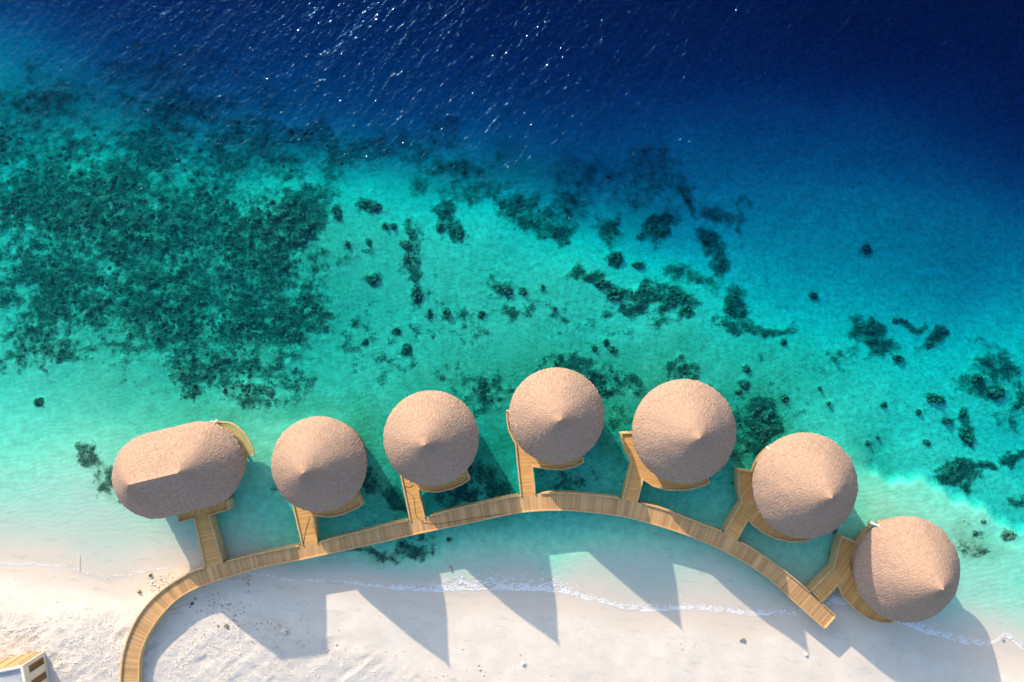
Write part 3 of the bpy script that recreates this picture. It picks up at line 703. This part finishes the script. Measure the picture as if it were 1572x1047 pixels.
# centre line by resampling both edges on matched fractions
def smooth_path(path, n=150):
    q = [lerp_path(path, i / (n - 1)) for i in range(n)]
    for _ in range(2): q = [q[0]] + [(q[i - 1] + q[i] * 2 + q[i + 1]) / 4 for i in range(1, n - 1)] + [q[-1]]
    return q
Us = smooth_path(Uw); ends = Lo
Ls_ = []
Lsm = smooth_path(Lo)
for i, u in enumerate(Us):
    if i == 0: Ls_.append(Lsm[0])
    elif i == len(Us) - 1: Ls_.append(Lsm[-1])
    else: Ls_.append(closest_on(Lsm, u))
bw = empty('boardwalk', (*P(640, 820, 0).xy, 0), 'long curved timber boardwalk linking the thatched pavilions to the beach', 'boardwalk')
vs = []; uv = []; s = 0
for i in range(len(Us)):
    if i: s += ((Us[i] + Ls_[i]) / 2 - (Us[i - 1] + Ls_[i - 1]) / 2).length
    for p, v_ in ((Us[i], 0), (Ls_[i], 2.7)):
        vs.append(Vector((p.x, p.y, DZ + 0.002))); uv.append((s, v_))
    for p, v_ in ((Us[i], 0), (Ls_[i], 2.7)):
        vs.append(Vector((p.x, p.y, DZ - 0.16))); uv.append((s, v_))
fs = []
for i in range(len(Us) - 1):
    a = i * 4; b = a + 4
    fs += [(a, a + 1, b + 1, b), (b + 2, b + 3, a + 3, a + 2), (a, b, b + 2, a + 2), (a + 1, a + 3, b + 3, b + 1)]
fs += [(0, 2, 3, 1), (4 * len(Us) - 4, 4 * len(Us) - 3, 4 * len(Us) - 1, 4 * len(Us) - 2)]
m = MB(); m.add(vs, fs, uv); m.build('deck', M['deck_grey'], bw)
def sub(path, x0, x1, conv=0):
    """stretch of an edge between two photo x positions (bottom-left end counts as smallest)"""
    out = []
    wx0_, wx1_ = P(x0, 800, DZ).x, P(x1, 800, DZ).x
    for p in path:
        if wx0_ <= p.x <= wx1_: out.append(p)
    return out
def edge_trim(path, k0, k1, f0, f1, zk):
    kb, fb = MB(), MB(); kb.sweep(path, k0, k1, DZ + 0.004, DZ + zk); fb.sweep(path, f0, f1, 0.45, DZ + 0.003)
    kb.build('kerb', M['kerb'], bw); fb.build('skirt', M['fascia'], bw)
for x0, x1 in ((150, 315), (343, 464), (488, 629.5), (653, 798.5), (822, 954.5), (979, 1110), (1132, 1243.5), (1261, 1290)):
    pth = sub(Us, x0, x1)
    if len(pth) > 1: edge_trim(pth, -0.02, 0.15, 0.0, 0.08, 0.2)
edge_trim(Lsm, -0.13, 0.02, -0.09, 0.0, 0.16)
edge_trim([Us[-1], Lsm[-1]], -0.02, 0.12, 0.0, 0.075, 0.19)
for i in range(4, len(Us) - 2, 5):
    for p, q in ((Us[i], Ls_[i]), (Ls_[i], Us[i])):
        a = p.lerp(q, 0.1); m = MB(); m.tube([(a.x, a.y, -1.9), (a.x, a.y, DZ - 0.17)], 0.13, 8); m.build('pile', M['pile'], bw)

# ------------------------------------------------------------ flat roofed building, bottom left
gz = 1.05; zt = 5.35
c0 = P(69.5, 999, gz); c1 = P(0, 1013, gz)
dN = (c1 - c0).normalized(); dS = Vector((dN.y * -1, dN.x, 0)); 
if dS.y > 0: dS = -dS
Lx, Ly = 14.0, 9.0
bld = empty('beach_building', (c0.x, c0.y, gz), 'flat roofed tan building with brown louvred panels at the lower left corner', 'building')
def bp_(a, b, z): v = c0 + dN * a + dS * b; return Vector((v.x, v.y, z))
angN = math.atan2(dN.y, dN.x)
m = MB(); m.sweep([bp_(0, 0, 0), bp_(0, Ly, 0), bp_(Lx, Ly, 0), bp_(Lx, 0, 0)], -0.25, 0.0, gz - 0.8, zt, True); 
# corners of the drum wound so that the wall thickness lies inside
m.build('wall', M['render'], bld)
m = MB(); m.sweep([bp_(-.02, -.02, 0), bp_(-.02, Ly + .02, 0), bp_(Lx + .02, Ly + .02, 0), bp_(Lx + .02, -.02, 0)], -0.30, 0.02, zt + 0.002, zt + 0.12, True)
m.build('coping', M['coping'], bld)
deck_mesh('roof', [bp_(.1, .1, 0), bp_(Lx - .1, .1, 0), bp_(Lx - .1, Ly - .1, 0), bp_(.1, Ly - .1, 0)], zt - 0.35, zt - 0.18, M['roofdeck'], bld, 0)
m = MB(); q = (bp_(0.35, -0.06, 0) + bp_(Lx - .3, -0.06, 0)) / 2
m.box((q.x, q.y, (gz + .1 + zt - .25) / 2), Lx - .65, 0.1, zt - gz - .35, angN); m.build('cladding', M['cladding'], bld)
for k in range(7):
    m = MB(); qa = bp_(0.9 + k * 1.9, -0.14, 0); m.box((qa.x, qa.y, gz + 2.0), 0.09, 0.06, 3.4, angN)
    m.build('batten', M['door'], bld)
for k in range(4):
    b0 = 0.55 + k * 1.95; q = bp_(-0.03, b0 + 0.45, 0)
    m = MB(); m.box((q.x, q.y, gz + 2.05), 0.9, 0.12, 2.7, angN + UP); f_ = m.build('louvre_panel', M['door'], bld)
    m = MB()
    for j in range(16):
        qq = bp_(-0.11, b0 + 0.45, 0); m.box((qq.x, qq.y, gz + 0.85 + j * 0.16), 0.78, 0.035, 0.13, angN + UP, 0.5)
    m.build('slats', M['louvre'], f_)

# ------------------------------------------------------------ corals, stones and small things
rnd = random.Random(4)
def lumpy(mb, c, rx, ry, rz, seed, sub=2, amp=0.35):
    bm = bmesh.new(); bmesh.ops.create_icosphere(bm, subdivisions=sub, radius=1.0)
    vs = []
    for v in bm.verts:
        n = v.co.normalized(); h = 0
        h = (vnoise(np.array(n.x * 2.1 + seed * 3.7 + 50), np.array(n.y * 2.1 + n.z * 1.7 + seed * 1.3 + 50), seed & 255) - .5) * 2
        h2 = (vnoise(np.array(n.x * 5.1 + seed * 1.7 + 50), np.array(n.y * 5.1 + n.z * 4.7 + seed + 50), (seed + 9) & 255) - .5) * 2
        r = 1 + amp * float(h) + amp * .5 * float(h2)
        vs.append(Vector(c) + Vector((n.x * rx * r, n.y * ry * r, n.z * rz * r)))
    fs = [tuple(v.index for v in f.verts) for f in bm.faces]; bm.free()
    mb.add(vs, fs)

for i, (x, y, rx, ry, lab) in enumerate(HEADS):
    g = ground_at(x, y); sc = (CAM_Z - g.z) / FPX
    rx *= sc; ry *= sc; mb = MB()
    shallow = min(0.55, 0.35 * -g.z + 0.05)
    for k in range(11 if rx > .6 else 5):
        a = rnd.random() * 6.28; q = rnd.random() ** .5 * .78
        s_ = rnd.uniform(.26, .46)
        lumpy(mb, (g.x + rx * q * math.cos(a), g.y + ry * q * math.sin(a), g.z), rx * s_, ry * s_, shallow * rnd.uniform(.6, 1), 17 * i + k, 2, .4)
    tan = lab and 'brown' in lab
    o = mb.build('coral_head', M['tancoral' if tan else 'coral'])
    if lab: tag(o, lab, 'coral head')
    else: tag(o, 'small dark coral head scattered on the turquoise lagoon floor', 'coral head', 'small coral heads scattered over the lagoon floor')

# reef growth: lumps over the dense reef as one mass
mb = MB(); reefv = blobs; cnt = 0
ico = bmesh.new(); bmesh.ops.create_icosphere(ico, subdivisions=1, radius=1.0)
iv = np.array([v.co[:] for v in ico.verts]); ifc = np.array([[v.index for v in f.verts] for f in ico.faces]); ico.free()
rg = np.random.default_rng(12)
cand = np.stack([rg.uniform(-30, 1600, 26000), rg.uniform(120, 860, 26000)], -1)
rv = blobs(cand[:, 0], cand[:, 1], REEF) * (0.75 + .5 * vnoise(cand[:, 0] * .04, cand[:, 1] * .04, 5))
keep = rg.random(len(cand)) < np.clip((rv - .55) * 2.2, 0, 1)
cand = cand[keep][:6500]
VV = []; FF = []
for k, (x, y) in enumerate(cand):
    g = ground_at(x, y)
    if g.z > -.35: continue
    s_ = rg.uniform(.10, .34) * (1 if rg.random() < .85 else 1.6)
    pert = 1 + rg.uniform(-.3, .3, (len(iv), 1))
    v = iv * pert * np.array([s_ * rg.uniform(.7, 1.3), s_ * rg.uniform(.7, 1.3), min(s_ * .7, -g.z * .4)]) + np.array([g.x, g.y, g.z + .02])
    FF.append(ifc + len(VV) * len(iv)); VV.append(v)
VV = np.concatenate(VV); FF = np.concatenate(FF)
ro = mesh_obj('coral_reef', VV.tolist(), FF.tolist(), M['coral'])
tag(ro, 'dark broken coral growth covering the reef flat under the water', 'coral reef', kind='stuff')

# rubble and specks on the beach
def scatter(name, zone, n, smin, smax, mat, label, cat):
    mbv = []; mbf = []
    for _ in range(n):
        x0, y0, rx, ry = rnd.choice(zone); x = rnd.gauss(x0, rx); y = rnd.gauss(y0, ry)
        g = ground_at(x, y)
        if g.z < 0.02: continue
        s_ = rnd.uniform(smin, smax) * (1.8 if rnd.random() < .08 else 1)
        pert = 1 + rg.uniform(-.3, .3, (len(iv), 1))
        v = iv * pert * np.array([s_, s_ * rnd.uniform(.5, 1), s_ * .6]) + np.array([g.x, g.y, g.z + s_ * .2])
        mbf.append(ifc + len(mbv) * len(iv)); mbv.append(v)
    o = mesh_obj(name, np.concatenate(mbv).tolist(), np.concatenate(mbf).tolist(), mat)
    tag(o, label, cat, kind='stuff'); return o
scatter('beach_rubble', [(330,925,18,13),(345,935,25,15),(310,940,30,12),(420,950,60,25),(395,960,40,10),(445,985,60,6),(380,890,4,8),(250,895,10,10)], 330, .03, .10, M['rock'], 'grey coral rubble strewn on the shaded sand inside the boardwalk curve', 'rubble')
scatter('beach_litter', [(60,935,60,8),(130,950,50,10),(640,1010,60,14),(700,985,120,20),(560,990,60,20),(820,1025,60,10),(1000,1010,80,18),(930,1040,60,6),(1060,985,40,10),(1270,1030,60,8),(100,900,80,12),(90,880,60,8)], 320, .02, .06, M['rock'], 'fine brown flecks of coral and leaf litter on the dry sand', 'litter')
scatter('bleached_rubble', [(437,968,5,4),(400,975,15,5),(510,985,14,6),(240,903,7,6),(235,895,6,6),(560,1010,40,20),(620,1020,60,14),(700,1035,50,8)], 110, .05, .14, M['palerock'], 'pale bleached coral pieces lying on the churned sand', 'rubble')

VV = []; FF = []
cl = np.random.default_rng(31)
for _ in range(26000):
    x = cl.uniform(-30, 660); y = cl.uniform(935, 1085)
    if cl.random() > ROUGH_AT(x, y) * .8: continue
    if vnoise(np.array(x * .06 + 9), np.array(y * .16), 44) < .42: continue
    g = ground_at(x, y); s_ = cl.uniform(.025, .075) * (1.7 if cl.random() < .06 else 1)
    v = iv * (1 + cl.uniform(-.35, .35, (len(iv), 1))) * np.array([s_, s_ * cl.uniform(.6, 1), s_ * .8]) + np.array([g.x, g.y, g.z + s_ * .1])
    FF.append(ifc + len(VV) * len(iv)); VV.append(v)
tag(mesh_obj('sand_clods', np.concatenate(VV).tolist(), np.concatenate(FF).tolist(), M['clod']), 'loose clods of white sand on the churned berm', 'sand', kind='stuff')

STONES = [(1139,981,5,3.6,'rock','brown stone alone on the bare sand below the fourth pavilion'),(1237,1005,4,3,'palerock','pale stone beside the tip of a shadow on the beach'),(692,872,3.4,3.4,'rock','dark stone in the shallow water off the sunlit surf'),
          (438,968,7,5,'palerock','pale stone cluster on the shaded sand above the churned berm'),(803,1019,3.5,3,'palerock','small pale stone by the bottom of the beach'),(1539,981,2.2,3,'rock','small dark stone near the right edge of the beach'),
          (348,961,4,4,'rock','brown stone lying on the sunlit ridge of churned sand'),(1335,803,4,6,'rock','dark rock in the water by the white spout'),(1283,815,4,5,'rock','dark rock against the top corner of the last deck'),(1275,850,3,5,'rock','dark rock beside the left edge of the last deck'),
          (1128,716,3,2.5,'palerock','pale stone at the outer corner of the shaded deck'),(1125,742,3,3,'rock','dark rock beside the left edge of the shaded deck')]
for i, (x, y, rx, ry, mt, lab) in enumerate(STONES):
    g = ground_at(x, y); mb = MB(); r1 = rx * .0895; r2 = ry * .0895
    for k in range(3):
        lumpy(mb, (g.x + rnd.uniform(-.4, .4) * r1, g.y + rnd.uniform(-.4, .4) * r2, g.z + .05), r1 * rnd.uniform(.5, .8), r2 * rnd.uniform(.5, .8), min(r1, r2) * .7, 300 + i * 5 + k, 2, .35)
    tag(mb.build('stone', M[mt]), lab, 'stone')

# beach seedlings
def sprout(x, y, r, lab):
    g = ground_at(x, y); mb = MB()
    root = empty('beach_plant', tuple(g), lab, 'plant')
    for k in range(26):
        a = rnd.random() * 6.28; el = rnd.uniform(.2, 1.2); l_ = r * rnd.uniform(.5, 1.1)
        d_ = Vector((math.cos(a) * math.cos(el), math.sin(a) * math.cos(el), math.sin(el))); sd = Vector((-math.sin(a), math.cos(a), 0)) * l_ * .18
        p0 = g + Vector((0, 0, .02)); p1 = p0 + d_ * l_ * .55; p2 = p0 + d_ * l_ - Vector((0, 0, l_ * .2))
        mb.add([p0, p1 + sd, p2, p1 - sd], [(0, 1, 2, 3)])
    mb.build('leaves', M['leaf'], root)
    m = MB(); m.tube([g - Vector((0, 0, .05)), g + Vector((0, 0, r * .4))], .02, 6, .01); m.build('stem', M['rock'], root)
sprout(231.5, 883, .42, 'green tuft farthest up the sand near the shoreline, left of the walkway bend')
sprout(215, 909, .40, 'yellow-green tuft on bare sand, lower left of the other tuft')
sprout(295, 926, .38, 'dull green tuft on the shaded sand inside the walkway bend')

# poles lying on shaded sand
def pole(name, pts, r, mat, lab, cat, z=.05, group=None):
    mb = MB(); path = []
    for x, y in pts:
        g = ground_at(x, y); path.append(g + Vector((0, 0, z)))
    mb.tube(path, r, 6); tag(mb.build(name, mat), lab, cat, group)
pole('bleached_stick', [(254, 933), (272, 927), (287, 919)], .035, M['stick'], 'pale stick nearest the boardwalk bend, upper of three on shaded sand', 'stick')
pole('bleached_stick', [(262, 939), (280, 931), (294, 926)], .035, M['stick'], 'pale stick in the middle of three on shaded sand, pointing at the green tuft', 'stick')
pole('bleached_stick', [(247, 943), (258, 938), (268, 935)], .035, M['stick'], 'shortest and lowest of three pale sticks on shaded sand', 'stick')
pole('bleached_post', [(122, 850), (121.8, 862), (122, 875)], .032, M['white'], 'thin pale post lying at the left shoreline', 'post', .10)
# cable
def cable(pts, lab):
    mb = MB(); mb.tube([P(x, y, DZ + .03) for x, y in pts], .022, 5); tag(mb.build('cable', M['rope'], None), lab, 'cable')
cable([(634, 744), (630, 748), (622, 747), (621, 752), (629, 757), (636, 765), (637, 780), (639, 793), (650, 803), (672, 805), (700, 800), (740, 793), (770, 789)], 'thin dark cable trailing down a footbridge and along the boardwalk')
cable([(475, 795), (469, 815), (466, 834)], 'thin dark cable lying down the leftmost short footbridge')

# white spouts and the shower pole at two pavilions
def spout(x, y, x2, y2, z, lab):
    a = P(x, y, z); b = P(x2, y2, z + .25); root = empty('water_spout', tuple(a), lab, 'spout')
    m = MB(); m.tube([a, a.lerp(b, .5) + Vector((0, 0, .05)), b], .17, 10); m.build('pipe', M['white'], root)
    m = MB(); m.tube([a - (b - a).normalized() * .06, a], .21, 10); m.build('collar', M['white'], root)
spout(1338, 802.5, 1350, 808, 5.3, 'white pipe sticking out from under the rightmost roof')
spout(1176.5, 687, 1184, 690.5, 5.3, 'white pipe end showing at the edge of the second roof from the right')
g = P(332, 647.5, DZ); mb = MB()
for k in range(9):
    lumpy(mb, (g.x + rnd.uniform(-.35, .35), g.y + rnd.uniform(-.2, .2), DZ + .25 + rnd.uniform(0, .25)), rnd.uniform(.15, .28), rnd.uniform(.12, .22), rnd.uniform(.12, .25), 700 + k, 1, .4)
tag(mb.build('stone_pile', M['palerock']), 'small heap of grey stones on the sea edge of the oval pavilion deck', 'stone pile')

# ------------------------------------------------------------ foam along the wash line
fr = np.random.default_rng(7)
sh = [(-20,866,.15),(60,866,.15),(105,873,.2),(165,889,.15),(250,872,.1),(300,866,.1),(450,891,.12),(520,893,.15),(600,903,.3),(660,908,1.0),(700,906,1.6),(760,905,1.9),(800,906,1.7),(850,907,1.7),(870,912,1.2),(900,920,.55),(950,932,.5),(985,937,1.0),(1000,938,.9),(1030,935,.6),(1080,936,.6),(1150,943,.5),(1200,944,.6),(1240,941,.7),(1258,932,1.2),(1280,925,1.3),(1305,926,1.2),(1330,934,.5),(1380,955,.8),(1398,962,1.5),(1420,972,1.3),(1450,978,1.2),(1480,987,.8),(1515,990,.35),(1545,977,.6),(1572,998,.5)]
VV = []; FF = []; nv = 0
for (x0, y0, w0), (x1, y1, w1) in zip(sh, sh[1:]):
    ln = math.hypot(x1 - x0, y1 - y0)
    for _ in range(int(ln * (w0 + w1) * 14)):
        t = fr.random(); x = x0 + (x1 - x0) * t; y = y0 + (y1 - y0) * t; w = w0 + (w1 - w0) * t
        o = abs(fr.normal()) * (1.2 + 5.5 * w) - 1.0
        yy = y - o + 2.5 * (vnoise(np.array(x * .09), np.array(3.), 2) - .5)
        dens = vnoise(np.array(x * .20), np.array(yy * .45), 6)
        if dens < .34 + .010 * o: continue
        s_ = fr.uniform(.02, .065) * (1.9 if fr.random() < .06 else 1)
        z = max(0.0, ground_z(x, yy)) + .012
        c = P(x, yy, z); k = 6; a = fr.random() * 6.28
        el = fr.uniform(.4, 1)
        ring = [(c.x + s_ * math.cos(a + j * 1.047) * (fr.uniform(.7, 1.3)), c.y + s_ * el * math.sin(a + j * 1.047) * fr.uniform(.7, 1.3), z - .008) for j in range(k)]
        VV += ring + [(c.x, c.y, z + s_ * .35)]
        FF += [(nv + j, nv + (j + 1) % k, nv + k) for j in range(k)]; nv += k + 1
fo_ = mesh_obj('surf_foam', VV, FF, M['foam'], smooth=True)
tag(fo_, 'thin white foam of small waves along the shoreline', 'foam', kind='stuff')
